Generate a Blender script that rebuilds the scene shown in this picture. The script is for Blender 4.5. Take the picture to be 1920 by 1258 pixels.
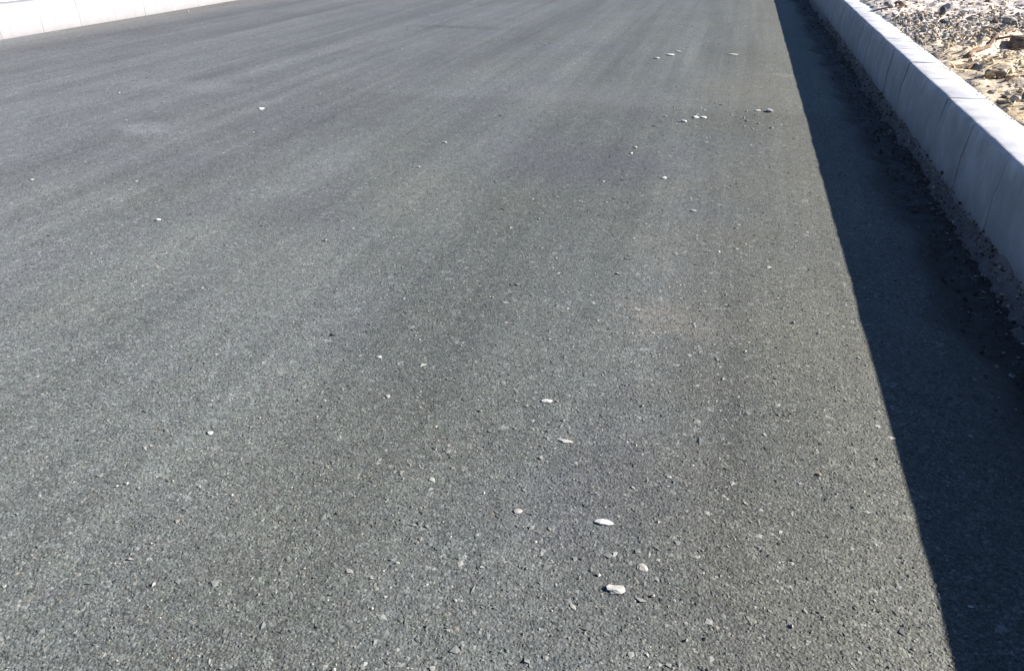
import bpy, math, random
import numpy as np
from mathutils import Vector, Matrix, Euler

random.seed(7)
rng = np.random.default_rng(11)
scene = bpy.context.scene
for o in list(bpy.data.objects):
    bpy.data.objects.remove(o)
COL = scene.collection

# ------------------------------------------------------------------ camera
PITCH, YAW = math.radians(27.744), math.radians(14.775)      # down, left of the road's direction
cam_d = bpy.data.cameras.new('camera')
cam = bpy.data.objects.new('camera', cam_d)
COL.objects.link(cam)
cam_d.sensor_width = 36.0
cam_d.lens = 36.0 * 1500.0 / 1920.0
cam_d.clip_start = 0.02
cam_d.clip_end = 5000.0
cam.location = (0.0, 0.0, 1.0)
cam.rotation_euler = Euler((math.pi / 2 - PITCH, 0.0, YAW), 'XYZ')
scene.camera = cam

# ------------------------------------------------------------------ sky, sun, exposure
SUN_EL, SUN_AHEAD = math.radians(27.25), math.radians(17.0)   # sun to the right, a little ahead
world = bpy.data.worlds.new('World')
scene.world = world
world.use_nodes = True
wn = world.node_tree
wn.nodes.clear()
sky = wn.nodes.new('ShaderNodeTexSky')
sky.sky_type = 'NISHITA'
sky.sun_disc = False
sky.sun_elevation = SUN_EL
sky.sun_rotation = math.pi / 2 - SUN_AHEAD
sky.air_density = 0.5
sky.dust_density = 0.0
sky.ozone_density = 3.0
bg = wn.nodes.new('ShaderNodeBackground')
bg.inputs['Strength'].default_value = 0.05
wo = wn.nodes.new('ShaderNodeOutputWorld')
wn.links.new(sky.outputs[0], bg.inputs['Color'])
wn.links.new(bg.outputs[0], wo.inputs['Surface'])

sun_d = bpy.data.lights.new('sun', 'SUN')
sun_d.energy = 5.0
sun_d.angle = math.radians(0.5)
sun_d.color = (1.0, 0.955, 0.90)
sun = bpy.data.objects.new('sun', sun_d)
COL.objects.link(sun)
to_sun = Vector((math.cos(SUN_EL) * math.cos(SUN_AHEAD), math.cos(SUN_EL) * math.sin(SUN_AHEAD), math.sin(SUN_EL)))
sun.rotation_euler = to_sun.to_track_quat('Z', 'Y').to_euler()
sun.location = (8, 2, 6)

vs = scene.view_settings
vs.view_transform = 'Standard'
vs.look = 'None'
vs.exposure = 1.64
vs.gamma = 1.0
vs.use_curve_mapping = False
scene.render.engine = 'CYCLES'

# ------------------------------------------------------------------ measurements (metres, road runs along +Y)
KERB_X = 0.925          # road-side face of the right kerb
KERB_H = 0.283
KERB_W = 0.19
LEFT_X = -6.39          # road-side face of the left kerb
STONE_L = 0.5
ROAD_END = 400.0


# ------------------------------------------------------------------ helpers
def value_noise(x, y, seed):
    xi = np.floor(x).astype(np.int64); yi = np.floor(y).astype(np.int64)
    fx = x - xi; fy = y - yi
    fx = fx * fx * (3 - 2 * fx); fy = fy * fy * (3 - 2 * fy)

    def h(a, b):
        n = (a * 374761393 + b * 668265263 + seed * 974634533) & 0x7fffffff
        n = ((n ^ (n >> 13)) * 1274126177) & 0x7fffffff
        n = n ^ (n >> 16)
        return (n & 0xffff) / 65535.0
    return ((h(xi, yi) * (1 - fx) + h(xi + 1, yi) * fx) * (1 - fy)
            + (h(xi, yi + 1) * (1 - fx) + h(xi + 1, yi + 1) * fx) * fy) * 2 - 1


def fbm(x, y, seed, octaves=4, gain=0.5):
    s = 0; a = 1.0; f = 1.0
    for k in range(octaves):
        s = s + a * value_noise(x * f, y * f, seed + 17 * k)
        a *= gain; f *= 2.03
    return s


def link(name, me, mats, parent=None):
    o = bpy.data.objects.new(name, me)
    COL.objects.link(o)
    for m in (mats if isinstance(mats, (list, tuple)) else [mats]):
        if m.name not in [s.name for s in me.materials if s]:
            me.materials.append(m)
    if parent:
        o.parent = parent
    return o


def np_mesh(name, verts, faces, smooth=True, mat_idx=None):
    """verts (n,3); faces (m,k) with k constant"""
    verts = np.asarray(verts, dtype=np.float32); faces = np.asarray(faces, dtype=np.int32)
    me = bpy.data.meshes.new(name)
    m, k = faces.shape
    me.vertices.add(len(verts)); me.vertices.foreach_set('co', verts.ravel())
    me.loops.add(m * k); me.loops.foreach_set('vertex_index', faces.ravel())
    me.polygons.add(m)
    me.polygons.foreach_set('loop_start', np.arange(0, m * k, k, dtype=np.int32))
    if mat_idx is not None:
        me.polygons.foreach_set('material_index', np.asarray(mat_idx, dtype=np.int32))
    me.update(calc_edges=True)
    me.validate()
    me.polygons.foreach_set('use_smooth', np.full(len(me.polygons), smooth))
    return me


def grid_mesh(name, xs, ys, zf):
    X, Y = np.meshgrid(xs, ys)
    Z = zf(X, Y)
    nx, ny = len(xs), len(ys)
    v = np.stack([X.ravel(), Y.ravel(), Z.ravel()], 1)
    i = np.arange((ny - 1) * nx).reshape(ny - 1, nx)[:, :-1].ravel()
    f = np.stack([i, i + 1, i + 1 + nx, i + nx], 1)
    return np_mesh(name, v, f)


def struct(o):
    o['kind'] = 'structure'
    return o


def tag(o, label, cat, group=None):
    o['label'] = label
    o['category'] = cat
    if group:
        o['group'] = group
    return o


class Nodes:
    def __init__(self, name):
        self.m = bpy.data.materials.new(name)
        self.m.use_nodes = True
        self.t = self.m.node_tree
        self.t.nodes.clear()
        self.out = self.n('ShaderNodeOutputMaterial')
        self.p = self.n('ShaderNodeBsdfPrincipled')
        self.t.links.new(self.p.outputs[0], self.out.inputs['Surface'])
        self.tc = self.n('ShaderNodeTexCoord')
        self.co = self.tc.outputs['Object']

    def n(self, t, **kw):
        nd = self.t.nodes.new(t)
        for k, v in kw.items():
            setattr(nd, k, v)
        return nd

    def l(self, a, b):
        self.t.links.new(a, b)

    def put(self, sock, v):
        if isinstance(v, bpy.types.NodeSocket):
            self.l(v, sock)
        else:
            sock.default_value = v

    def mapping(self, scale=(1, 1, 1), loc=(0, 0, 0), rot=(0, 0, 0), src=None):
        mp = self.n('ShaderNodeMapping')
        mp.inputs['Scale'].default_value = scale
        mp.inputs['Location'].default_value = loc
        mp.inputs['Rotation'].default_value = rot
        self.l(src or self.co, mp.inputs['Vector'])
        return mp.outputs[0]

    def noise(self, scale, detail=3, rough=0.55, vec=None, dist=0.0, color=False):
        nd = self.n('ShaderNodeTexNoise')
        nd.inputs['Scale'].default_value = scale
        nd.inputs['Detail'].default_value = detail
        nd.inputs['Roughness'].default_value = rough
        nd.inputs['Distortion'].default_value = dist
        self.l(vec or self.co, nd.inputs['Vector'])
        return nd.outputs['Color' if color else 'Fac']

    def voronoi(self, scale, feature='F1', out='Color', vec=None, rand=1.0):
        nd = self.n('ShaderNodeTexVoronoi', feature=feature)
        nd.inputs['Scale'].default_value = scale
        nd.inputs['Randomness'].default_value = rand
        self.l(vec or self.co, nd.inputs['Vector'])
        return nd.outputs[out]

    def ramp(self, fac, stops, interp='LINEAR'):
        r = self.n('ShaderNodeValToRGB')
        r.color_ramp.interpolation = interp
        el = r.color_ramp.elements
        while len(el) < len(stops):
            el.new(0.5)
        for e, (p, c) in zip(el, stops):
            e.position = p
            e.color = (c, c, c, 1) if isinstance(c, (int, float)) else (*c, 1)
        self.l(fac, r.inputs[0])
        return r.outputs[0]

    def math(self, op, a, b=0.0, clamp=False):
        nd = self.n('ShaderNodeMath', operation=op, use_clamp=clamp)
        self.put(nd.inputs[0], a); self.put(nd.inputs[1], b)
        return nd.outputs[0]

    def mix(self, fac, a, b, mode='MIX'):
        nd = self.n('ShaderNodeMix', data_type='RGBA', blend_type=mode)
        self.put(nd.inputs[0], fac)
        self.put(nd.inputs[6], a if isinstance(a, bpy.types.NodeSocket) else (*a, 1))
        self.put(nd.inputs[7], b if isinstance(b, bpy.types.NodeSocket) else (*b, 1))
        return nd.outputs[2]

    def sep(self, v):
        nd = self.n('ShaderNodeSeparateXYZ')
        self.l(v, nd.inputs[0])
        return nd.outputs

    def maprange(self, v, a, b, c=0.0, d=1.0, smooth=True):
        nd = self.n('ShaderNodeMapRange')
        if smooth:
            nd.interpolation_type = 'SMOOTHSTEP'
        self.put(nd.inputs['Value'], v)
        for k, x in zip(('From Min', 'From Max', 'To Min', 'To Max'), (a, b, c, d)):
            nd.inputs[k].default_value = x
        return nd.outputs['Result']

    def bump(self, h, strength=0.5, dist=0.01, normal=None):
        b = self.n('ShaderNodeBump')
        b.inputs['Strength'].default_value = strength
        b.inputs['Distance'].default_value = dist
        self.put(b.inputs['Height'], h)
        if normal:
            self.l(normal, b.inputs['Normal'])
        return b.outputs[0]

    def finish(self, color, rough=0.85, spec=0.3, normal=None):
        self.put(self.p.inputs['Base Color'], color if isinstance(color, bpy.types.NodeSocket) else (*color, 1))
        self.put(self.p.inputs['Roughness'], rough)
        self.p.inputs['Specular IOR Level'].default_value = spec
        if normal:
            self.l(normal, self.p.inputs['Normal'])
        return self.m


# ------------------------------------------------------------------ materials
def asphalt_material():
    N = Nodes('asphalt')
    # aggregate: single grains, a second coarser population, and fine mastic
    c1 = N.sep(N.voronoi(190))[0]
    c2 = N.sep(N.voronoi(62, vec=N.mapping(loc=(3.1, 1.7, 0))))[1]
    c3 = N.sep(N.voronoi(340, vec=N.mapping(loc=(0.4, 7.7, 0))))[2]
    g1 = N.ramp(c1, [(0.0, 0.58), (0.2, 0.82), (0.6, 1.02), (0.9, 1.22), (1.0, 1.70)])
    g2 = N.ramp(c2, [(0.0, 0.84), (0.12, 0.97), (0.9, 1.01), (0.95, 1.08), (1.0, 1.5)])
    g3 = N.ramp(c3, [(0.0, 0.68), (0.6, 1.0), (1.0, 1.3)])
    grain = N.math('MULTIPLY', N.math('MULTIPLY', g1, g2), g3)
    # open patches where the mat is coarser and darker
    seg = N.noise(2.3, 4, 0.6, vec=N.mapping(scale=(1.0, 0.55, 1), loc=(5, 2, 0)))
    seg = N.ramp(seg, [(0.3, 1.05), (0.48, 1.0), (0.70, 0.88)])
    # roller and tyre streaks along the road
    st1 = N.ramp(N.noise(1.0, 4, 0.6, vec=N.mapping(scale=(2.5, 0.10, 1), loc=(2, 0, 0), rot=(0, 0, 0.02))),
                 [(0.31, 0.75), (0.5, 1.0), (0.69, 1.23)])
    st2 = N.ramp(N.noise(1.0, 3, 0.6, vec=N.mapping(scale=(15, 0.22, 1), loc=(9, 4, 0), rot=(0, 0, -0.01))),
                 [(0.3, 0.90), (0.5, 1.0), (0.7, 1.10)])
    mid = N.ramp(N.noise(11, 4, 0.65), [(0.3, 0.95), (0.5, 1.0), (0.7, 1.05)])
    # day joint across the mat: a fresher, darker lay on the near side
    jx, jy, jz = N.sep(N.co)
    sy = N.math('ADD', N.math('SUBTRACT', jy, 4.85), N.math('MULTIPLY', N.math('SUBTRACT', N.noise(1.3, 4, 0.6), 0.5), 0.35))
    step = N.maprange(sy, -0.10, 0.10, 0.91, 1.07)
    fade = N.math('MULTIPLY', N.maprange(N.math('ABSOLUTE', sy), 0.1, 2.0, 1.0, 0.0), N.maprange(jx, -3.0, -1.6))
    joint = N.math('ADD', N.math('MULTIPLY', N.math('SUBTRACT', step, 1.0), fade), 1.0)
    seg = N.math('MULTIPLY', seg, joint)
    low = N.math('MULTIPLY', N.math('MULTIPLY', seg, st1), N.math('MULTIPLY', st2, mid))
    v = N.math('MULTIPLY', grain, low)
    x, y, z = N.sep(N.co)
    # hue: cool grey stone, patches leaning violet or olive, dust towards the right edge
    hue = N.ramp(N.noise(1.6, 3, 0.6, vec=N.mapping(scale=(1, 0.6, 1), loc=(1, 8, 0))),
                 [(0.28, (0.1030, 0.1075, 0.1125)), (0.45, (0.1030, 0.1115, 0.1075)), (0.72, (0.108, 0.1150, 0.1025))])
    fleck = N.noise(26, 2, 0.6, color=True)
    hue = N.mix(0.06, hue, N.mix(1.0, hue, fleck, 'OVERLAY'))
    dx = N.maprange(N.math('ADD', x, N.math('MULTIPLY', N.math('SUBTRACT', N.noise(1.4, 4, 0.6), 0.5), 1.6)), -0.55, 0.75)
    hue = N.mix(N.math('MULTIPLY', dx, 0.85), hue, (0.127, 0.1250, 0.0985))
    far = N.maprange(N.math('SUBTRACT', N.math('MULTIPLY', x, -1.0), N.math('MULTIPLY', y, -0.12)), 0.8, 4.5)
    hue = N.mix(N.math('MULTIPLY', far, 0.55), hue, (0.105, 0.1075, 0.121))  # bluish sky sheen painted into the colour towards the far left
    vv = N.n('ShaderNodeCombineXYZ')
    for i in range(3):
        N.l(v, vv.inputs[i])
    col = N.mix(1.0, hue, vv.outputs[0], 'MULTIPLY')
    # stains and dusty smears that lie on the mat
    wob = N.n('ShaderNodeVectorMath', operation='ADD')
    sc = N.n('ShaderNodeVectorMath', operation='SCALE')
    nz = N.n('ShaderNodeVectorMath', operation='SUBTRACT')
    N.l(N.noise(4.5, 4, 0.65, color=True), nz.inputs[0]); nz.inputs[1].default_value = (0.5, 0.5, 0.5)
    N.l(nz.outputs[0], sc.inputs[0]); sc.inputs['Scale'].default_value = 0.50
    N.l(N.co, wob.inputs[0]); N.l(sc.outputs[0], wob.inputs[1])
    brk = N.ramp(N.noise(38, 4, 0.7), [(0.36, 0.35), (0.6, 1.15)])
    for (px, py, rx, ry, c, k) in [
            (0.32, 6.12, 0.15, 0.06, (0.190, 0.185, 0.160), 0.55),
            (0.29, 5.62, 0.17, 0.05, (0.190, 0.185, 0.160), 0.55),
            (-2.95, 3.62, 0.26, 0.16, (0.20, 0.205, 0.225), 0.42),
            (-3.45, 4.72, 0.45, 0.20, (0.17, 0.175, 0.185), 0.38),
            (-0.06, 2.05, 0.19, 0.15, (0.160, 0.148, 0.124), 0.6),
            (-2.75, 8.10, 0.50, 0.16, (0.045, 0.045, 0.052), 0.50),
            (-0.62, 3.55, 0.45, 0.42, (0.068, 0.068, 0.080), 0.55),
            (0.10, 5.60, 0.42, 0.95, (0.135, 0.132, 0.108), 0.50),
            (-0.85, 5.00, 0.55, 0.45, (0.130, 0.135, 0.135), 0.45),
            (-1.35, 2.15, 0.30, 0.45, (0.118, 0.124, 0.122), 0.45),
            (-0.14, 1.33, 0.13, 0.42, (0.052, 0.056, 0.064), 0.45),
            (-0.02, 0.95, 0.35, 0.22, (0.060, 0.064, 0.066), 0.30),
            (-1.60, 2.60, 0.35, 0.22, (0.065, 0.066, 0.072), 0.40),
            (-2.30, 3.00, 0.50, 0.28, (0.068, 0.068, 0.078), 0.40),
            (-6.15, 8.60, 0.25, 2.60, (0.120, 0.112, 0.098), 0.50)]:
        sub = N.n('ShaderNodeVectorMath', operation='SUBTRACT')
        N.l(wob.outputs[0], sub.inputs[0]); sub.inputs[1].default_value = (px, py, 0)
        ml = N.n('ShaderNodeVectorMath', operation='MULTIPLY')
        N.l(sub.outputs[0], ml.inputs[0]); ml.inputs[1].default_value = (1 / rx, 1 / ry, 0)
        ln = N.n('ShaderNodeVectorMath', operation='LENGTH')
        N.l(ml.outputs[0], ln.inputs[0])
        fac = N.math('MULTIPLY', N.maprange(ln.outputs['Value'], 0.2, 1.3, 1.0, 0.0), brk)
        sp = N.ramp(c1, [(0.0, 0.6), (0.5, 1.0), (1.0, 1.4)])
        col = N.mix(N.math('MULTIPLY', fac, k), col, N.mix(1.0, c, sp, 'MULTIPLY'))
    # colour darkens unevenly towards the right kerb
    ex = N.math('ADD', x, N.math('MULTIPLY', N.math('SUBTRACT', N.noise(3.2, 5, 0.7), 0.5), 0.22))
    edge_dark = N.maprange(ex, 0.52, 0.84)
    col = N.mix(N.math('MULTIPLY', edge_dark, 0.75), col, N.mix(1.0, (0.026, 0.025, 0.025), N.ramp(c2, [(0, 0.6), (1, 1.5)]), 'MULTIPLY'))
    h1 = N.voronoi(190, out='Distance')
    h2 = N.voronoi(62, out='Distance', vec=N.mapping(loc=(3.1, 1.7, 0)))
    h = N.math('ADD', N.math('MULTIPLY', h1, -1.0), N.math('MULTIPLY', h2, -0.25))
    h = N.math('ADD', h, N.math('MULTIPLY', N.noise(120, 3, 0.7), 1.2))
    nrm = N.bump(h, 0.42, 0.003)
    nrm = N.bump(N.noise(9, 3, 0.5), 0.10, 0.008, nrm)
    N.p.inputs['Diffuse Roughness'].default_value = 0.3
    return N.finish(col, 0.66, 0.36, nrm)


def concrete_material(name, base, stain=0.25, face_shade=0.0):
    N = Nodes(name)
    oi = N.n('ShaderNodeObjectInfo')
    off = N.n('ShaderNodeVectorMath', operation='ADD')
    cm = N.n('ShaderNodeCombineXYZ')
    r50 = N.math('MULTIPLY', oi.outputs['Random'], 50.0)
    N.l(r50, cm.inputs[0]); N.l(r50, cm.inputs[1])
    N.l(N.co, off.inputs[0]); N.l(cm.outputs[0], off.inputs[1])
    co = off.outputs[0]
    tint = N.ramp(oi.outputs['Random'], [(0.0, (base[0] * 0.90, base[1] * 0.92, base[2] * 0.95)), (0.5, base),
                                         (1.0, (base[0] * 1.05, base[1] * 1.05, base[2] * 1.07))])
    mott = N.ramp(N.noise(7, 5, 0.65, vec=co), [(0.3, 0.78), (0.5, 1.0), (0.72, 1.12)])
    streak = N.ramp(N.noise(1, 3, 0.6, vec=N.mapping(scale=(3, 9, 2.5), src=co)), [(0.35, 0.84), (0.5, 1.0), (0.7, 1.08)])
    pores = N.ramp(N.voronoi(170, out='Distance', vec=co), [(0.0, 0.50), (0.18, 0.93), (0.32, 1.0)])
    f = N.math('MULTIPLY', N.math('MULTIPLY', mott, streak), pores)
    vv = N.n('ShaderNodeCombineXYZ')
    for i in range(3):
        N.l(f, vv.inputs[i])
    col = N.mix(1.0, tint, vv.outputs[0], 'MULTIPLY')
    patch = N.ramp(N.noise(3.1, 5, 0.7, vec=co), [(0.52, 0.0), (0.68, 1.0)])
    col = N.mix(N.math('MULTIPLY', patch, stain), col, (0.30, 0.285, 0.25))
    x, y, z = N.sep(N.co)
    # splashed dirt along the foot of the face
    foot = N.maprange(N.math('ADD', z, N.math('MULTIPLY', N.noise(9, 4, 0.7, vec=co), 0.14)), 0.07, 0.17, 1.0, 0.0)
    col = N.mix(N.math('MULTIPLY', foot, 0.5), col, (0.21, 0.185, 0.165))
    if face_shade:      # shade painted into the road-side face, mottled like grime; arris and top paler
        shade_mask = N.maprange(N.math('ADD', x, N.math('MULTIPLY', N.noise(16, 4, 0.65, vec=co), 0.02)), 0.018, 0.036, 1.0, 0.0)
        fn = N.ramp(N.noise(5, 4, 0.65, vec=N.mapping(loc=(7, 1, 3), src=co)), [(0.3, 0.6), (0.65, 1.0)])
        col = N.mix(N.math('MULTIPLY', N.math('MULTIPLY', shade_mask, fn), face_shade), col, (0.20, 0.195, 0.195))
    nrm = N.bump(N.noise(140, 3, 0.7, vec=co), 0.25, 0.003)
    nrm = N.bump(N.noise(14, 4, 0.6, vec=co), 0.3, 0.006, nrm)
    return N.finish(col, 0.85, 0.3, nrm)


def soil_material():
    N = Nodes('soil')
    x, y, z = N.sep(N.co)
    base = N.ramp(N.noise(2.2, 5, 0.65), [(0.3, (0.47, 0.365, 0.235)), (0.5, (0.55, 0.46, 0.345)), (0.7, (0.56, 0.505, 0.415))])
    fy = N.maprange(N.math('ADD', y, N.math('MULTIPLY', N.noise(2.0, 4, 0.6), 1.6)), 5.6, 7.6)
    base = N.mix(N.math('MULTIPLY', fy, 0.75), base, (0.57, 0.52, 0.50))
    g = N.ramp(N.sep(N.voronoi(75))[0], [(0, 0.72), (0.5, 1.0), (1, 1.25)])
    d = N.ramp(N.noise(19, 4, 0.7), [(0.34, 0.68), (0.5, 1.0), (0.7, 1.10)])
    f = N.math('MULTIPLY', g, d)
    vv = N.n('ShaderNodeCombineXYZ')
    for i in range(3):
        N.l(f, vv.inputs[i])
    col = N.mix(1.0, base, vv.outputs[0], 'MULTIPLY')
    clay = N.ramp(N.noise(5.5, 4, 0.65, vec=N.mapping(loc=(4, 4, 0))), [(0.55, 0.0), (0.70, 1.0)])
    col = N.mix(N.math('MULTIPLY', clay, 0.55), col, (0.27, 0.185, 0.115))
    nrm = N.bump(N.noise(60, 5, 0.7), 0.5, 0.012)
    nrm = N.bump(N.voronoi(75, out='Distance'), -0.3, 0.006, nrm)
    return N.finish(col, 0.95, 0.15, nrm)


def stone_material(name, c, var=0.25, rough=0.8):
    N = Nodes(name)
    oi = N.n('ShaderNodeObjectInfo')
    n = N.ramp(N.noise(45, 4, 0.65), [(0.3, 1 - var), (0.7, 1 + var)])
    n2 = N.ramp(N.sep(N.voronoi(28))[0], [(0.0, 1 - var), (1.0, 1 + var)])
    f = N.math('MULTIPLY', n, n2)
    vv = N.n('ShaderNodeCombineXYZ')
    for i in range(3):
        N.l(f, vv.inputs[i])
    col = N.mix(1.0, c, vv.outputs[0], 'MULTIPLY')
    return N.finish(col, rough, 0.3, N.bump(N.noise(160, 4, 0.7), 0.3, 0.002))


M_ASPHALT = asphalt_material()
M_KERB = concrete_material('kerb_concrete', (0.465, 0.465, 0.49), face_shade=0.80)
M_KERB_SUNLIT = concrete_material('sunlit_kerb_concrete', (0.275, 0.27, 0.295), face_shade=0.85)  # darker copy of the kerb colour, tones down the sun on the left kerb
M_HAUNCH = concrete_material('rough_bedding_concrete', (0.130, 0.108, 0.092), 0.10)
M_MORTAR = concrete_material('joint_mortar', (0.32, 0.315, 0.315), 0.2)
M_SOIL = soil_material()
M_PALE = stone_material('pale_stone', (0.36, 0.345, 0.32), 0.2)
M_WHITE = stone_material('white_stone', (0.50, 0.49, 0.47), 0.15)
M_GREY = stone_material('grey_stone', (0.28, 0.262, 0.238))
M_DARK = stone_material('dark_stone', (0.115, 0.105, 0.10))
M_TAN = stone_material('tan_stone', (0.42, 0.34, 0.24))
M_BROWN = stone_material('brown_stone', (0.19, 0.135, 0.10))
M_BITUMEN = stone_material('bitumen_crumb', (0.035, 0.034, 0.034), 0.4)
M_CLOD = stone_material('earth_clod', (0.26, 0.185, 0.12), 0.3, 0.95)
M_GREYCLOD = stone_material('grey_brown_rock', (0.15, 0.125, 0.11), 0.3, 0.95)
M_BARK = stone_material('dry_bark', (0.15, 0.095, 0.06), 0.35, 0.9)
M_STRAW = stone_material('dry_straw', (0.48, 0.37, 0.20), 0.25, 0.8)

# ------------------------------------------------------------------ setting: ground, road, verges
def verge_right_z(X, Y):
    d = np.clip(X - (KERB_X + KERB_W), 0, None)
    rise = 0.276 + 0.020 * np.clip(d / 0.18, 0, 1) + 0.03 * np.clip(d - 0.2, 0, 4)
    fade = np.clip(d / 0.10, 0.30, 1)
    spill = np.clip((KERB_X + KERB_W + 0.01 - X) / 0.07, 0, 1)
    rise = rise - 0.030 * spill + 0.016 * np.clip((Y - 6.0) / 1.5, 0, 1) * np.clip(1 - d / 0.3, 0, 1) + 0.008 * value_noise(X * 13, Y * 9, 77)
    near = np.exp(-np.clip((np.hypot(X - 2, Y - 5) - 9) / 6, 0, 50))
    rough = (0.026 * fbm(X * 2.6, Y * 2.6, 3, 4) + 0.011 * fbm(X * 14, Y * 14, 8, 3)) * (0.35 + 0.65 * near)
    ridge = 0.05 * np.exp(-((X - 1.50 - 0.52 * (Y - 5.68)) / 0.06) ** 2) * np.exp(-((Y - 5.7) / 0.55) ** 2)
    return rise + rough * fade + ridge * np.clip(fbm(X * 9, Y * 9, 4, 2) * 0.6 + 0.7, 0, 1.4)


def verge_left_z(X, Y):
    d = np.clip((LEFT_X - KERB_W) - X, 0, None)
    return 0.262 + 0.03 * np.clip(d / 0.2, 0, 1) + 0.03 * fbm(X * 2, Y * 2, 21, 4) * np.clip(d / 0.3, 0.05, 1)


def road_z(X, Y):
    z = 0.0010 * fbm(X * 2.1, Y * 1.6, 31, 3)
    e = np.clip((X - 0.64 - 0.05 * fbm(Y * 3.1, Y * 0 + 5, 41, 3)) / 0.14, 0, 1)
    e = e * e * (3 - 2 * e)
    z = z - 0.035 * e + e * (0.006 * fbm(X * 13, Y * 13, 51, 3, 0.5) + 0.0015 * fbm(X * 60, Y * 60, 57, 2))
    return z


ys = np.concatenate([np.linspace(-400, -8, 18)[:-1], np.linspace(-8, 0, 60)[:-1], np.arange(0.0, 7.5, 0.011),
                     np.arange(7.5, 14, 0.04), np.geomspace(14, ROAD_END, 60)])
xs = np.concatenate([np.linspace(LEFT_X - 0.06, 0.40, 90)[:-1], np.linspace(0.40, 0.62, 8)[:-1], np.arange(0.62, 0.955, 0.009)])
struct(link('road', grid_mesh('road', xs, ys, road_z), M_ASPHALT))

gx = 1500.0
gm = np_mesh('ground', [(-gx, -gx, -0.35), (gx, -gx, -0.35), (gx, gx, -0.35), (-gx, gx, -0.35)], [(0, 1, 2, 3)])
struct(link('ground', gm, M_SOIL))

xs = np.concatenate([np.arange(KERB_X + KERB_W - 0.07, 3.2, 0.016), np.geomspace(3.2, 600, 45)])
ys = np.concatenate([np.linspace(-400, -4, 20)[:-1], np.linspace(-4, 2.4, 60)[:-1], np.arange(2.4, 10.5, 0.016), np.geomspace(10.5, 600, 60)])
struct(link('verge', grid_mesh('verge', xs, ys, verge_right_z), M_SOIL))
xs = (LEFT_X - KERB_W + 0.012) - np.concatenate([np.linspace(0, 3, 60), np.geomspace(3.1, 600, 40)])
ys = np.concatenate([np.linspace(-400, 2, 30)[:-1], np.linspace(2, 22, 180), np.geomspace(22.5, 600, 50)])
struct(link('verge', grid_mesh('verge', xs[::-1], ys, verge_left_z), M_SOIL))


# ------------------------------------------------------------------ kerbs
def kerb_stone_mesh(seed):
    """profile in (u, z): u = 0 on the road-side face, growing to the back; extruded along y"""
    r = np.random.default_rng(seed)
    prof = [(0.0, -0.10), (0.0, 0.05), (0.0, 0.152), (0.004, 0.165), (0.014, 0.262), (0.017, 0.274), (0.025, 0.2805), (0.035, KERB_H),
            (0.10, KERB_H + 0.0005), (KERB_W - 0.012, KERB_H), (KERB_W - 0.004, KERB_H - 0.004), (KERB_W, KERB_H - 0.012), (KERB_W, -0.10)]
    L = STONE_L - 0.003
    yy = np.array([0, 0.004, 0.03, 0.10, 0.18, 0.25, 0.33, 0.41, L - 0.03, L - 0.004, L])
    v = []
    for j, y in enumerate(yy):
        inset = 0.0012 if j in (0, len(yy) - 1) else 0.0
        for i, (u, z) in enumerate(prof):
            ju, jz = r.normal(0, 0.0006, 2)
            if i in (5, 6, 7):
                ju += abs(r.normal(0, 0.0008)); jz -= abs(r.normal(0, 0.0009))
            if seed == 3 and 4 <= i <= 8:      # a knocked corner
                near = max(0.0, 1 - (y if seed == 1 else L - y) / (0.035 if seed == 1 else 0.05))
                ju += 0.006 * near; jz -= 0.003 * near
            cu = u + (inset if u < 0.09 else -inset)
            v.append((cu + ju, y - L / 2, z - (inset * 0.3 if z > 0.2 else 0) + jz))
    n = len(prof)
    quads = []
    for j in range(len(yy) - 1):
        for i in range(n):
            a = j * n + i; b = j * n + (i + 1) % n
            quads.append((a, b, b + n, a + n))
    me = bpy.data.meshes.new('kerb_stone')
    faces = [tuple(reversed(q)) for q in quads] + [tuple(range(n)), tuple(reversed(range((len(yy) - 1) * n, len(yy) * n)))]
    me.from_pydata(v, [], faces)
    me.update()
    import bmesh
    bm = bmesh.new(); bm.from_mesh(me)
    bmesh.ops.recalc_face_normals(bm, faces=bm.faces)
    for f in bm.faces:
        f.smooth = len(f.verts) == 4
    bm.to_mesh(me); bm.free()
    return me


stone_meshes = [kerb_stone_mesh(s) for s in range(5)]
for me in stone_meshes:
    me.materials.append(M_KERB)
left_meshes = [me.copy() for me in stone_meshes]
for me in left_meshes:
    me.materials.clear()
    me.materials.append(M_KERB_SUNLIT)


def build_kerb(x_face, side, y0, count, label):
    root = bpy.data.objects.new('kerb', None)
    root.location = (x_face, 0, 0)
    COL.objects.link(root)
    tag(root, label, 'kerb')
    for k in range(count):
        o = bpy.data.objects.new('kerb_stone', (stone_meshes if side > 0 else left_meshes)[random.randrange(5)])
        COL.objects.link(o)
        o.parent = root
        y = y0 + (k + 0.5) * STONE_L
        o.location = (side * random.gauss(0, 0.0008), y, random.gauss(0, 0.0005))
        rz = 0.0 if side > 0 else math.pi
        o.rotation_euler = (random.gauss(0, 0.001), random.gauss(0, 0.002), rz + random.gauss(0, 0.0015))
    # mortar that fills the joints, set back from the faces
    y1 = y0 + count * STONE_L
    a, b = side * (0.005 if side > 0 else 0.0018), side * (KERB_W - 0.012)
    zt = KERB_H - 0.003
    a2 = side * 0.027
    v = [(a, y, -0.1) for y in (y0, y1)] + [(a, y, 0.15) for y in (y0, y1)] + [(a2, y, zt) for y in (y0, y1)] + \
        [(b, y, zt) for y in (y0, y1)] + [(b, y, -0.1) for y in (y0, y1)]
    f = [(0, 1, 3, 2), (2, 3, 5, 4), (4, 5, 7, 6), (6, 7, 9, 8)]
    link('joint_mortar', np_mesh('joint_mortar', v, f, smooth=False), M_MORTAR, root)
    return root


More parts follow.
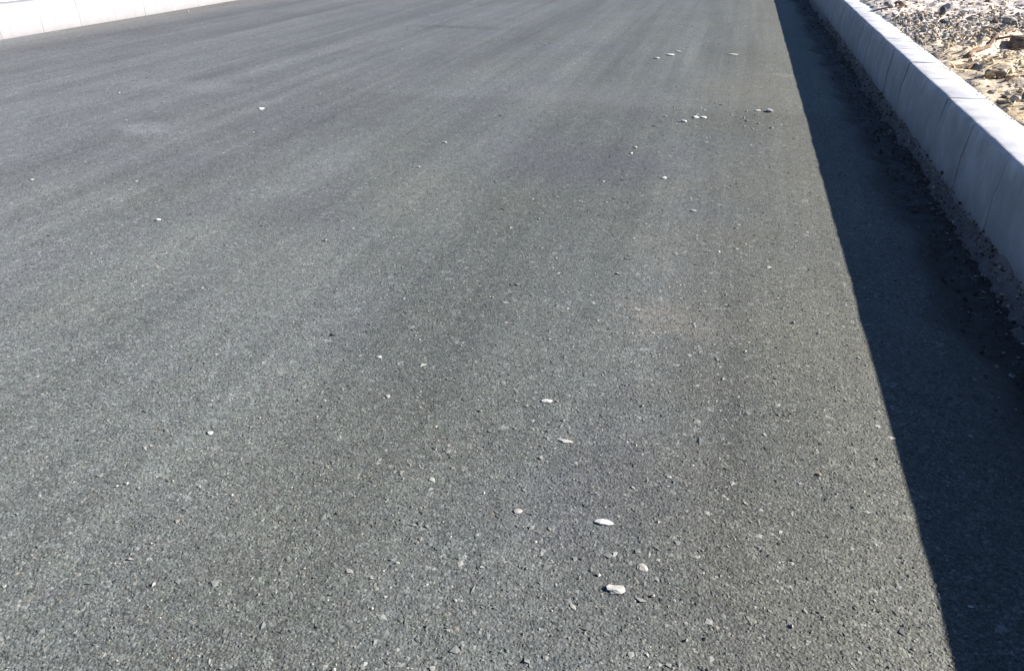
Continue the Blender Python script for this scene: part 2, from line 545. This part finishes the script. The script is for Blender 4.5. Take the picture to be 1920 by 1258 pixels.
right_kerb = build_kerb(KERB_X, 1, -3.0, 70, 'right-hand kerb of pale concrete blocks whose road face lies in shadow')
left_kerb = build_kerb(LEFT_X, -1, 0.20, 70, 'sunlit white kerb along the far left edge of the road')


def haunch_mesh():
    yy = np.concatenate([np.arange(-1.0, 9.0, 0.014), np.arange(9.0, 20, 0.06)])
    t = np.linspace(0, 1, 15)
    T, Y = np.meshgrid(t, yy)
    w = 0.085 + 0.045 * fbm(Y[:, :1] * 2.6, Y[:, :1] * 0 + 2, 61, 4)
    w = np.clip(w, 0.015, 0.15) * np.clip(1.15 - (Y[:, :1] - 2.5) * 0.045, 0.55, 1.1)
    top = 0.012 + 0.022 * fbm(Y[:, :1] * 3.3, Y[:, :1] * 0 + 9, 67, 3)
    U = -w * (1 - T)
    Z = -0.075 + (np.clip(top, -0.01, 0.06) + 0.075) * T ** 0.85
    X = U + 0.006
    Z = Z + 0.008 * fbm(U * 30, Y * 24, 71, 5, 0.6) * (1 - T ** 6)
    X = X + 0.006 * fbm(U * 50, Y * 45, 73, 2) * (1 - T ** 4)
    nx = len(t)
    v = np.stack([X.ravel(), Y.ravel(), Z.ravel()], 1)
    i = np.arange((len(yy) - 1) * nx).reshape(-1, nx)[:, :-1].ravel()
    return np_mesh('bedding_concrete', v, np.stack([i, i + 1, i + 1 + nx, i + nx], 1))


hn = link('bedding_concrete', haunch_mesh(), M_HAUNCH, right_kerb)
hn['label'] = 'rough grey-brown bedding concrete squeezed out at the foot of the kerb'

# ------------------------------------------------------------------ rocks and grains
OCT_V = np.array([(1, 0, 0), (-1, 0, 0), (0, 1, 0), (0, -1, 0), (0, 0, 1), (0, 0, -1)], float)
OCT_F = np.array([(0, 2, 4), (2, 1, 4), (1, 3, 4), (3, 0, 4), (2, 0, 5), (1, 2, 5), (3, 1, 5), (0, 3, 5)])
import bmesh
_b = bmesh.new()
bmesh.ops.create_icosphere(_b, subdivisions=1, radius=1.0)
ICO_V = np.array([v.co[:] for v in _b.verts]); ICO_F = np.array([[v.index for v in f.verts] for f in _b.faces])
_b.free()
_b = bmesh.new()
bmesh.ops.create_icosphere(_b, subdivisions=2, radius=1.0)
ICO2_V = np.array([v.co[:] for v in _b.verts]); ICO2_F = np.array([[v.index for v in f.verts] for f in _b.faces])
_b.free()


def grains(name, x, y, z, size, mats, mat_pick, flat=0.55, base=(OCT_V, OCT_F), sink=0.25, jag=0.28):
    """many small angular grains as one mesh"""
    BV, BF = base
    n = len(x); k = len(BV)
    v = np.repeat(BV[None], n, 0) * (1 + rng.normal(0, jag, (n, k, 1)).clip(-0.6, 0.6))
    sx = size * rng.uniform(0.75, 1.35, n); sy = size * rng.uniform(0.65, 1.1, n); sz = size * flat * rng.uniform(0.6, 1.3, n)
    v = v * np.stack([sx, sy, sz], 1)[:, None, :]
    a = rng.uniform(0, 2 * np.pi, n); tl = rng.normal(0, 0.25, n)
    ct, st = np.cos(tl)[:, None], np.sin(tl)[:, None]
    vy = v[..., 1] * ct - v[..., 2] * st; vz = v[..., 1] * st + v[..., 2] * ct
    ca, sa = np.cos(a)[:, None], np.sin(a)[:, None]
    vx = v[..., 0] * ca - vy * sa; vy2 = v[..., 0] * sa + vy * ca
    P = np.stack([vx + x[:, None], vy2 + y[:, None], vz + (z + sz * (1 - sink))[:, None]], 2).reshape(-1, 3)
    F = (BF[None] + (np.arange(n) * k)[:, None, None]).reshape(-1, 3)
    me = np_mesh(name, P, F, smooth=False, mat_idx=np.repeat(mat_pick, len(BF)))
    o = bpy.data.objects.new(name, me)
    COL.objects.link(o)
    for m in mats:
        me.materials.append(m)
    o['kind'] = 'stuff'
    return o


def rock(name, loc, size, mat, seed, rotz=0.0, tilt=(0, 0), sub=2, sink=0.3):
    """one angular stone with its own shape, resting at loc"""
    r = np.random.default_rng(seed)
    V, F = (ICO2_V, ICO2_F) if sub == 2 else (ICO_V, ICO_F)
    V = V.copy()
    for _ in range(6 if sub == 2 else 3):            # break facets off
        d = r.normal(size=3); d /= np.linalg.norm(d)
        c = r.uniform(0.55, 0.85)
        s = V @ d
        V -= np.outer(np.clip(s - c, 0, None), d)
    V += r.normal(0, 0.055, V.shape)
    V *= np.array(size) / 2
    me = np_mesh(name, V, F, smooth=False)
    me.materials.append(mat)
    o = bpy.data.objects.new(name, me)
    COL.objects.link(o)
    o.location = (loc[0], loc[1], loc[2] + size[2] / 2 * (1 - sink))
    o.rotation_euler = (tilt[0], tilt[1], rotz)
    return o


# coarse aggregate standing a millimetre or two proud of the mat near the camera
n = 260000
yy = 0.50 + rng.random(n) ** 1.4 * 6.5
xx = rng.uniform(-1.0, 1.0, n) * (0.52 + yy * 0.66) - 0.24 * yy + 0.05
keep = (rng.random(n) < np.clip((7.0 - yy) / 4.0, 0, 1)) & (xx < 0.66)
xx, yy = xx[keep], yy[keep]
sz = np.clip(rng.lognormal(np.log(0.0021), 0.36, len(xx)), 0.0010, 0.0056) * (1 + 0.05 * yy)
M_AGG = stone_material('aggregate_grey', (0.130, 0.136, 0.132), 0.22)
M_AGGD = stone_material('aggregate_dark', (0.062, 0.066, 0.066), 0.25)
M_AGGT = stone_material('aggregate_tan', (0.155, 0.147, 0.125), 0.25)
pick = rng.choice(4, len(xx), p=[0.62, 0.22, 0.08, 0.08])
grains('surface_aggregate', xx, yy, road_z(xx, yy), sz, [M_ASPHALT, M_AGG, M_AGGD, M_AGGT], pick, flat=0.24, sink=0.74)
n = 2600
yy = 0.55 + rng.random(n) ** 1.3 * 4.5
xx = np.where(rng.random(n) < 0.6, rng.normal(-0.02, 0.30, n) - 0.05 * yy, rng.uniform(-1.0, 1.0, n) * (0.5 + yy * 0.6) - 0.24 * yy)
keep = xx < 0.62
xx, yy = xx[keep], yy[keep]
sz = np.clip(rng.lognormal(np.log(0.0040), 0.38, len(xx)), 0.002, 0.010)
M_FLECK = stone_material('aggregate_pale', (0.205, 0.206, 0.194), 0.2)
grains('pale_aggregate', xx, yy, road_z(xx, yy), sz, [M_FLECK, M_AGG], rng.choice(2, len(xx), p=[0.6, 0.4]), flat=0.16, sink=0.45)
n = 90
xx = rng.normal(0.0, 0.22, n); yy = rng.normal(4.65, 0.28, n)
keep = xx < 0.40
xx, yy = xx[keep], yy[keep]
grains('pale_chippings', xx, yy, road_z(xx, yy), np.clip(rng.lognormal(np.log(0.006), 0.4, len(xx)), 0.003, 0.013), [M_FLECK, M_PALE], rng.choice(2, len(xx), p=[0.7, 0.3]), flat=0.4)

# loose pale grit and grains on the asphalt
n = 5000
yy = 0.55 + rng.random(n) ** 2.1 * 8.5
xx = rng.uniform(-1.0, 1.0, n) * (0.35 + yy * 0.62) - 0.25 * yy + 0.1
xx = np.where(xx > 0.62, rng.uniform(-0.6, 0.6, n), xx)
keep = (xx > -6.2)
xx, yy = xx[keep], yy[keep]
sz = np.clip(rng.lognormal(np.log(0.0014), 0.5, len(xx)), 0.0006, 0.007) * (0.8 + 0.12 * yy)
pick = rng.choice(4, len(xx), p=[0.78, 0.08, 0.06, 0.08])
grains('loose_grit', xx, yy, road_z(xx, yy), sz, [M_GREY, M_PALE, M_TAN, M_DARK], pick)

# bitumen crumbs and dust lumps in the ravelled strip along the right kerb
n = 2600
yy = 0.3 + rng.random(n) ** 1.3 * 12
xx = KERB_X - np.abs(rng.normal(0.10, 0.07, n)).clip(0.01, 0.32)
sz = np.clip(rng.lognormal(np.log(0.0030), 0.5, n), 0.0012, 0.009)
pick = rng.choice(3, n, p=[0.62, 0.18, 0.20])
grains('asphalt_crumbs', xx, yy, road_z(xx, yy), sz, [M_BITUMEN, M_GREY, M_BROWN], pick, flat=0.7)

# sand, dust and crumbs lodged on the bedding concrete at the kerb's foot
n = 5200
yy = 0.8 + rng.random(n) ** 1.2 * 9
xx = KERB_X - np.abs(rng.normal(0.0, 0.062, n)).clip(0.004, 0.16)
zz = np.interp(KERB_X - xx, [0.0, 0.05, 0.11, 0.16], [0.014, -0.012, -0.035, -0.04]) + rng.normal(0, 0.004, n)
sz = np.clip(rng.lognormal(np.log(0.0030), 0.45, n), 0.0013, 0.010)
grains('kerb_foot_grit', xx, yy, zz, sz, [M_BROWN, M_BITUMEN, M_GREY, M_TAN], rng.choice(4, n, p=[0.42, 0.34, 0.16, 0.08]), flat=0.7)

# gravel over the verge: dense grey band beyond, thinner on the tan soil near the kerb
n = 30000
yy = rng.uniform(3.0, 10.5, n)
xx = KERB_X + KERB_W + 0.005 + rng.random(n) ** 1.25 * 2.1
band = np.exp(-((yy - 6.55 - 0.25 * (xx - 1.5) - 0.30 * fbm(xx * 1.7, yy * 1.7, 91, 2)) / 0.62) ** 2)
keep = rng.random(n) < (0.13 + 0.87 * band) * np.where(xx < 1.22, 0.45, 1.0)
xx, yy, band = xx[keep], yy[keep], band[keep]
sz = np.clip(rng.lognormal(np.log(0.0075), 0.45, len(xx)), 0.003, 0.024)
u = rng.random(len(xx))
greyp = 0.10 + 0.42 * band
pick = np.where(u < greyp, 0, np.where(u < greyp + 0.20, 1, np.where(u < greyp + 0.25, 2, np.where(u < greyp + 0.30, 4, 3))))
grains('gravel', xx, yy, verge_right_z(xx, yy), sz, [M_GREY, M_PALE, M_DARK, M_TAN, M_BROWN], pick, flat=0.75, base=(ICO_V, ICO_F), jag=0.16)

# grit that has rolled on to the kerb's back edge
n = 420
yy = rng.uniform(3.0, 10, n)
xx = KERB_X + KERB_W - np.abs(rng.normal(0, 0.022, n))
grains('spilt_grit', xx, yy, np.full(n, KERB_H), np.clip(rng.lognormal(np.log(0.003), 0.4, n), 0.0012, 0.008),
       [M_TAN, M_GREY, M_PALE], rng.choice(3, n), flat=0.6)

# chopped straw on the soil
n = 900
yy = rng.uniform(3.2, 7.0, n); xx = KERB_X + KERB_W + 0.03 + rng.random(n) * 1.0
L = rng.uniform(0.015, 0.07, n); a = rng.normal(0.25, 0.7, n); w = rng.uniform(0.0012, 0.0028, n)
z0 = verge_right_z(xx, yy) + 0.004
ca, sa = np.cos(a), np.sin(a)
tip = rng.normal(0.004, 0.008, n).clip(-0.002, 0.03)
P = []
for (l, s, t) in [(-.5, -1, 0), (-.5, 1, 0), (.5, 1, 1), (.5, -1, 1), (-.5, 0, 0), (.5, 0, 1)]:
    P.append(np.stack([xx + ca * L * l - sa * w * s, yy + sa * L * l + ca * w * s, z0 + tip * t + (w * 1.6 if s == 0 else 0)], 1))
P = np.stack(P, 1).reshape(-1, 3)
Fb = np.array([(0, 3, 5, 4), (4, 5, 2, 1), (3, 0, 1, 2)])
F = (Fb[None] + (np.arange(n) * 6)[:, None, None]).reshape(-1, 4)
so = link('straw', np_mesh('straw', P, F, smooth=False), M_STRAW)
so['kind'] = 'stuff'

# ------------------------------------------------------------------ stones one can point at, on the asphalt
CHIPS = [  # x, y, length, width, height, turn, material, label
    (-0.131, 1.159, 0.040, 0.017, 0.010, 0.05, M_WHITE, 'long bright white stone chip, the brightest in the foreground of the asphalt'),
    (-0.084, 1.000, 0.035, 0.024, 0.012, 0.10, M_PALE, 'wide pale stone chip nearest the camera on the asphalt'),
    (-0.323, 1.542, 0.028, 0.016, 0.009, 0.05, M_WHITE, 'small white chip farthest up the trail of three pale foreground chips'),
    (-0.250, 1.395, 0.036, 0.013, 0.007, 0.00, M_PALE, 'thin dull chip just below the small white one in the road centre'),
    (-1.003, 1.229, 0.014, 0.013, 0.009, 0.30, M_WHITE, 'lone tiny white pebble at the lower left of the asphalt'),
    (-0.220, 4.489, 0.036, 0.045, 0.022, 0.60, M_WHITE, 'lower left stone of the white cluster near the shadow on the far asphalt'),
    (-0.158, 4.612, 0.040, 0.040, 0.020, 0.20, M_WHITE, 'middle stone of the white cluster near the shadow on the far asphalt'),
    (-0.116, 4.612, 0.034, 0.034, 0.020, 0.90, M_WHITE, 'right stone of the white cluster near the shadow on the far asphalt'),
    (0.237, 4.871, 0.042, 0.060, 0.034, 0.40, M_WHITE, 'white stone right of the white cluster, close to the kerb shadow'),
    (0.175, 4.880, 0.040, 0.040, 0.012, 0.40, M_PALE, 'flat dull stone just left of the white stone by the shadow'),
    (-2.611, 4.193, 0.050, 0.055, 0.014, 0.50, M_WHITE, 'slanting white flake alone on the far left asphalt'),
    (0.001, 6.987, 0.080, 0.060, 0.014, 0.00, M_PALE, 'flat pale stone lying alone between the far cluster and the shadow'),
    (-0.487, 6.830, 0.070, 0.060, 0.022, 0.10, M_WHITE, 'central stone of the farthest pale cluster on the asphalt'),
    (-0.575, 6.640, 0.045, 0.055, 0.020, 0.30, M_PALE, 'left stone of the farthest pale cluster on the asphalt'),
    (-0.440, 7.020, 0.050, 0.050, 0.018, 0.70, M_PALE, 'upper right stone of the farthest pale cluster on the asphalt'),
    (-1.982, 2.384, 0.024, 0.020, 0.012, 0.20, M_WHITE, 'white pebble alone on the left half of the asphalt, mid distance'),
    (-1.326, 3.734, 0.020, 0.030, 0.014, 0.80, M_PALE, 'small pale pebble left of the road centre, well beyond the middle'),
    (-0.223, 3.398, 0.020, 0.024, 0.014, 0.10, M_WHITE, 'small white pebble on its own below the white cluster'),
    (-0.410, 3.760, 0.016, 0.022, 0.012, 0.10, M_PALE, 'lower of two small pale pebbles left of the white cluster'),
    (-0.405, 3.880, 0.016, 0.022, 0.012, 0.60, M_PALE, 'upper of two small pale pebbles left of the white cluster'),
    (-0.076, 2.992, 0.026, 0.016, 0.010, 0.00, M_PALE, 'pale sliver halfway up the asphalt towards the shadow edge'),
    (-0.783, 1.636, 0.022, 0.013, 0.007, 0.00, M_PALE, 'pale sliver left of the trail of foreground chips'),
    (-0.293, 1.150, 0.020, 0.014, 0.006, 0.40, M_GREY, 'dull grey flake left of the brightest foreground chip'),
    (-0.046, 1.061, 0.020, 0.022, 0.007, 0.80, M_GREY, 'dull grey flake between the two foreground chips, to their right'),
    (-2.821, 2.689, 0.026, 0.018, 0.010, 0.00, M_PALE, 'pale pebble close to the left edge of the picture'),
    (0.267, 1.413, 0.013, 0.011, 0.008, 0.00, M_BROWN, 'tiny reddish pebble on the asphalt beside the shadow'),
    (0.596, 1.638, 0.012, 0.008, 0.005, 0.00, M_PALE, 'farther of two tiny pale chips lying inside the shadow'),
    (0.482, 1.110, 0.010, 0.007, 0.005, 0.00, M_PALE, 'nearer of two tiny pale chips lying inside the shadow'),
]
for i, (x, y, l, w, h, rz, m, lab) in enumerate(CHIPS):
    z = float(road_z(np.array([x]), np.array([y]))[0])
    o = rock('stone_chip', (x, y, z), (l, w, h * 0.62), m, 100 + i, rz, sub=2, sink=0.35)
    tag(o, lab, 'stone', 'pale stones lying on the asphalt')


# ------------------------------------------------------------------ stones, clods and sticks on the verge
def on_verge(x, y):
    return (x, y, float(verge_right_z(np.array([x]), np.array([y]))[0]))


VERGE = [  # x, y, size, turn, material, name, category, label
    (1.660, 5.640, (0.19, 0.14, 0.075), 0.4, M_GREYCLOD, 'rock', 'rock', 'big dark grey-brown rock on the verge at the right edge of the picture'),
    (1.240, 4.500, (0.14, 0.09, 0.04), 0.2, M_CLOD, 'earth_clod', 'clod', 'long brown clod of earth lying close behind the kerb'),
    (1.330, 4.700, (0.12, 0.10, 0.06), 0.9, M_TAN, 'earth_clod', 'clod', 'tan clod of earth just beyond the long brown clod'),
    (1.140, 4.130, (0.045, 0.028, 0.022), 0.2, M_DARK, 'stone', 'stone', 'dark stone on the back edge of the kerb, alone on the white top'),
    (1.515, 7.210, (0.05, 0.05, 0.07), 0.2, M_DARK, 'stone', 'stone', 'dark upright stone among the grey gravel'),
    (1.445, 6.800, (0.05, 0.05, 0.035), 0.5, M_DARK, 'stone', 'stone', 'dark round stone in front of the upright one in the gravel'),
    (1.360, 7.080, (0.07, 0.06, 0.05), 1.2, M_BROWN, 'stone', 'stone', 'dark brown stone left of the upright stone in the gravel'),
    (1.303, 7.850, (0.11, 0.08, 0.06), 0.1, M_BROWN, 'stone', 'stone', 'purplish brown stone far along the verge beside the kerb'),
    (1.205, 7.720, (0.10, 0.07, 0.045), 0.1, M_GREY, 'stone', 'stone', 'grey stone farthest along the back edge of the kerb'),
    (1.868, 6.780, (0.12, 0.09, 0.06), 0.3, M_GREY, 'stone', 'stone', 'broad grey stone at the right end of the gravel band'),
    (1.700, 7.050, (0.10, 0.06, 0.05), 0.0, M_PALE, 'stone', 'stone', 'flat whitish stone in the middle of the gravel band'),
    (1.980, 6.600, (0.11, 0.06, 0.05), 0.1, M_WHITE, 'stone', 'stone', 'bright white stone below the broad grey stone'),
    (2.080, 8.250, (0.10, 0.07, 0.05), 0.8, M_BROWN, 'stone', 'stone', 'brown stone beyond the gravel band at the top of the picture'),
    (1.290, 4.090, (0.07, 0.06, 0.04), 0.5, M_BROWN, 'stone', 'stone', 'reddish brown stone behind the kerb, nearest of the verge stones'),
    (1.190, 3.930, (0.045, 0.04, 0.03), 0.5, M_GREY, 'stone', 'stone', 'grey stone behind the kerb beside the reddish brown one'),
]
for i, (x, y, s, rz, m, nm, cat, lab) in enumerate(VERGE):
    p = on_verge(x, y)
    if x < KERB_X + KERB_W + 0.03:
        p = (x, y, max(p[2], KERB_H))
    o = rock(nm, p, s, m, 300 + i, rz, (random.gauss(0, .12), random.gauss(0, .12)), 2, 0.28)
    tag(o, lab, cat, 'single stones and clods on the verge')


def stick(name, pts, r0, r1, mat, parent=None):
    """a bent tapered stick through pts"""
    pts = [Vector(p) for p in pts]
    k = 7
    v, f = [], []
    for j, p in enumerate(pts):
        d = (pts[min(j + 1, len(pts) - 1)] - pts[max(j - 1, 0)]).normalized()
        s = d.cross(Vector((0, 0, 1))).normalized(); u = s.cross(d)
        r = r0 + (r1 - r0) * j / (len(pts) - 1)
        for q in range(k):
            a = 2 * math.pi * q / k
            rr = r * random.uniform(0.8, 1.2)
            v.append(p + s * math.cos(a) * rr + u * math.sin(a) * rr)
        if j:
            for q in range(k):
                a, b = (j - 1) * k + q, (j - 1) * k + (q + 1) % k
                f.append((a, b, b + k, a + k))
    f += [tuple(range(k)), tuple(reversed(range(len(v) - k, len(v))))]
    me = bpy.data.meshes.new(name)
    me.from_pydata(v, [], f); me.update()
    me.materials.append(mat)
    o = bpy.data.objects.new(name, me)
    COL.objects.link(o)
    if parent:
        o.parent = parent
    return o


def stick_path(a, b, n, wob, lift):
    out = []
    for i in range(n):
        t = i / (n - 1)
        x = a[0] + (b[0] - a[0]) * t + random.gauss(0, wob)
        y = a[1] + (b[1] - a[1]) * t + random.gauss(0, wob)
        out.append((x, y, on_verge(x, y)[2] + lift))
    return out


br = bpy.data.objects.new('dry_branch', None)
COL.objects.link(br)
tag(br, 'long brown dry branch lying slantwise across the tan verge soil', 'branch')
path = stick_path((1.25, 5.12), (1.75, 6.12), 12, 0.010, 0.012)
stick('stem', path, 0.014, 0.006, M_BARK, br)
stick('twig', [path[5], Vector(path[5]) + Vector((0.10, 0.02, 0.02)), Vector(path[5]) + Vector((0.19, 0.02, 0.01))], 0.008, 0.004, M_BARK, br)
stick('twig', [path[8], Vector(path[8]) + Vector((-0.04, 0.10, 0.02)), Vector(path[8]) + Vector((-0.05, 0.20, 0.015))], 0.008, 0.004, M_BARK, br)
tag(stick('dry_twig', stick_path((1.27, 4.42), (1.40, 4.47), 5, 0.004, 0.006), 0.007, 0.004, M_BARK),
    'short dark twig on the soil beside the brown clod', 'twig')
tag(stick('dry_twig', stick_path((1.20, 4.86), (1.36, 4.98), 5, 0.005, 0.006), 0.007, 0.004, M_BARK),
    'short dark twig behind the kerb below the long branch', 'twig')
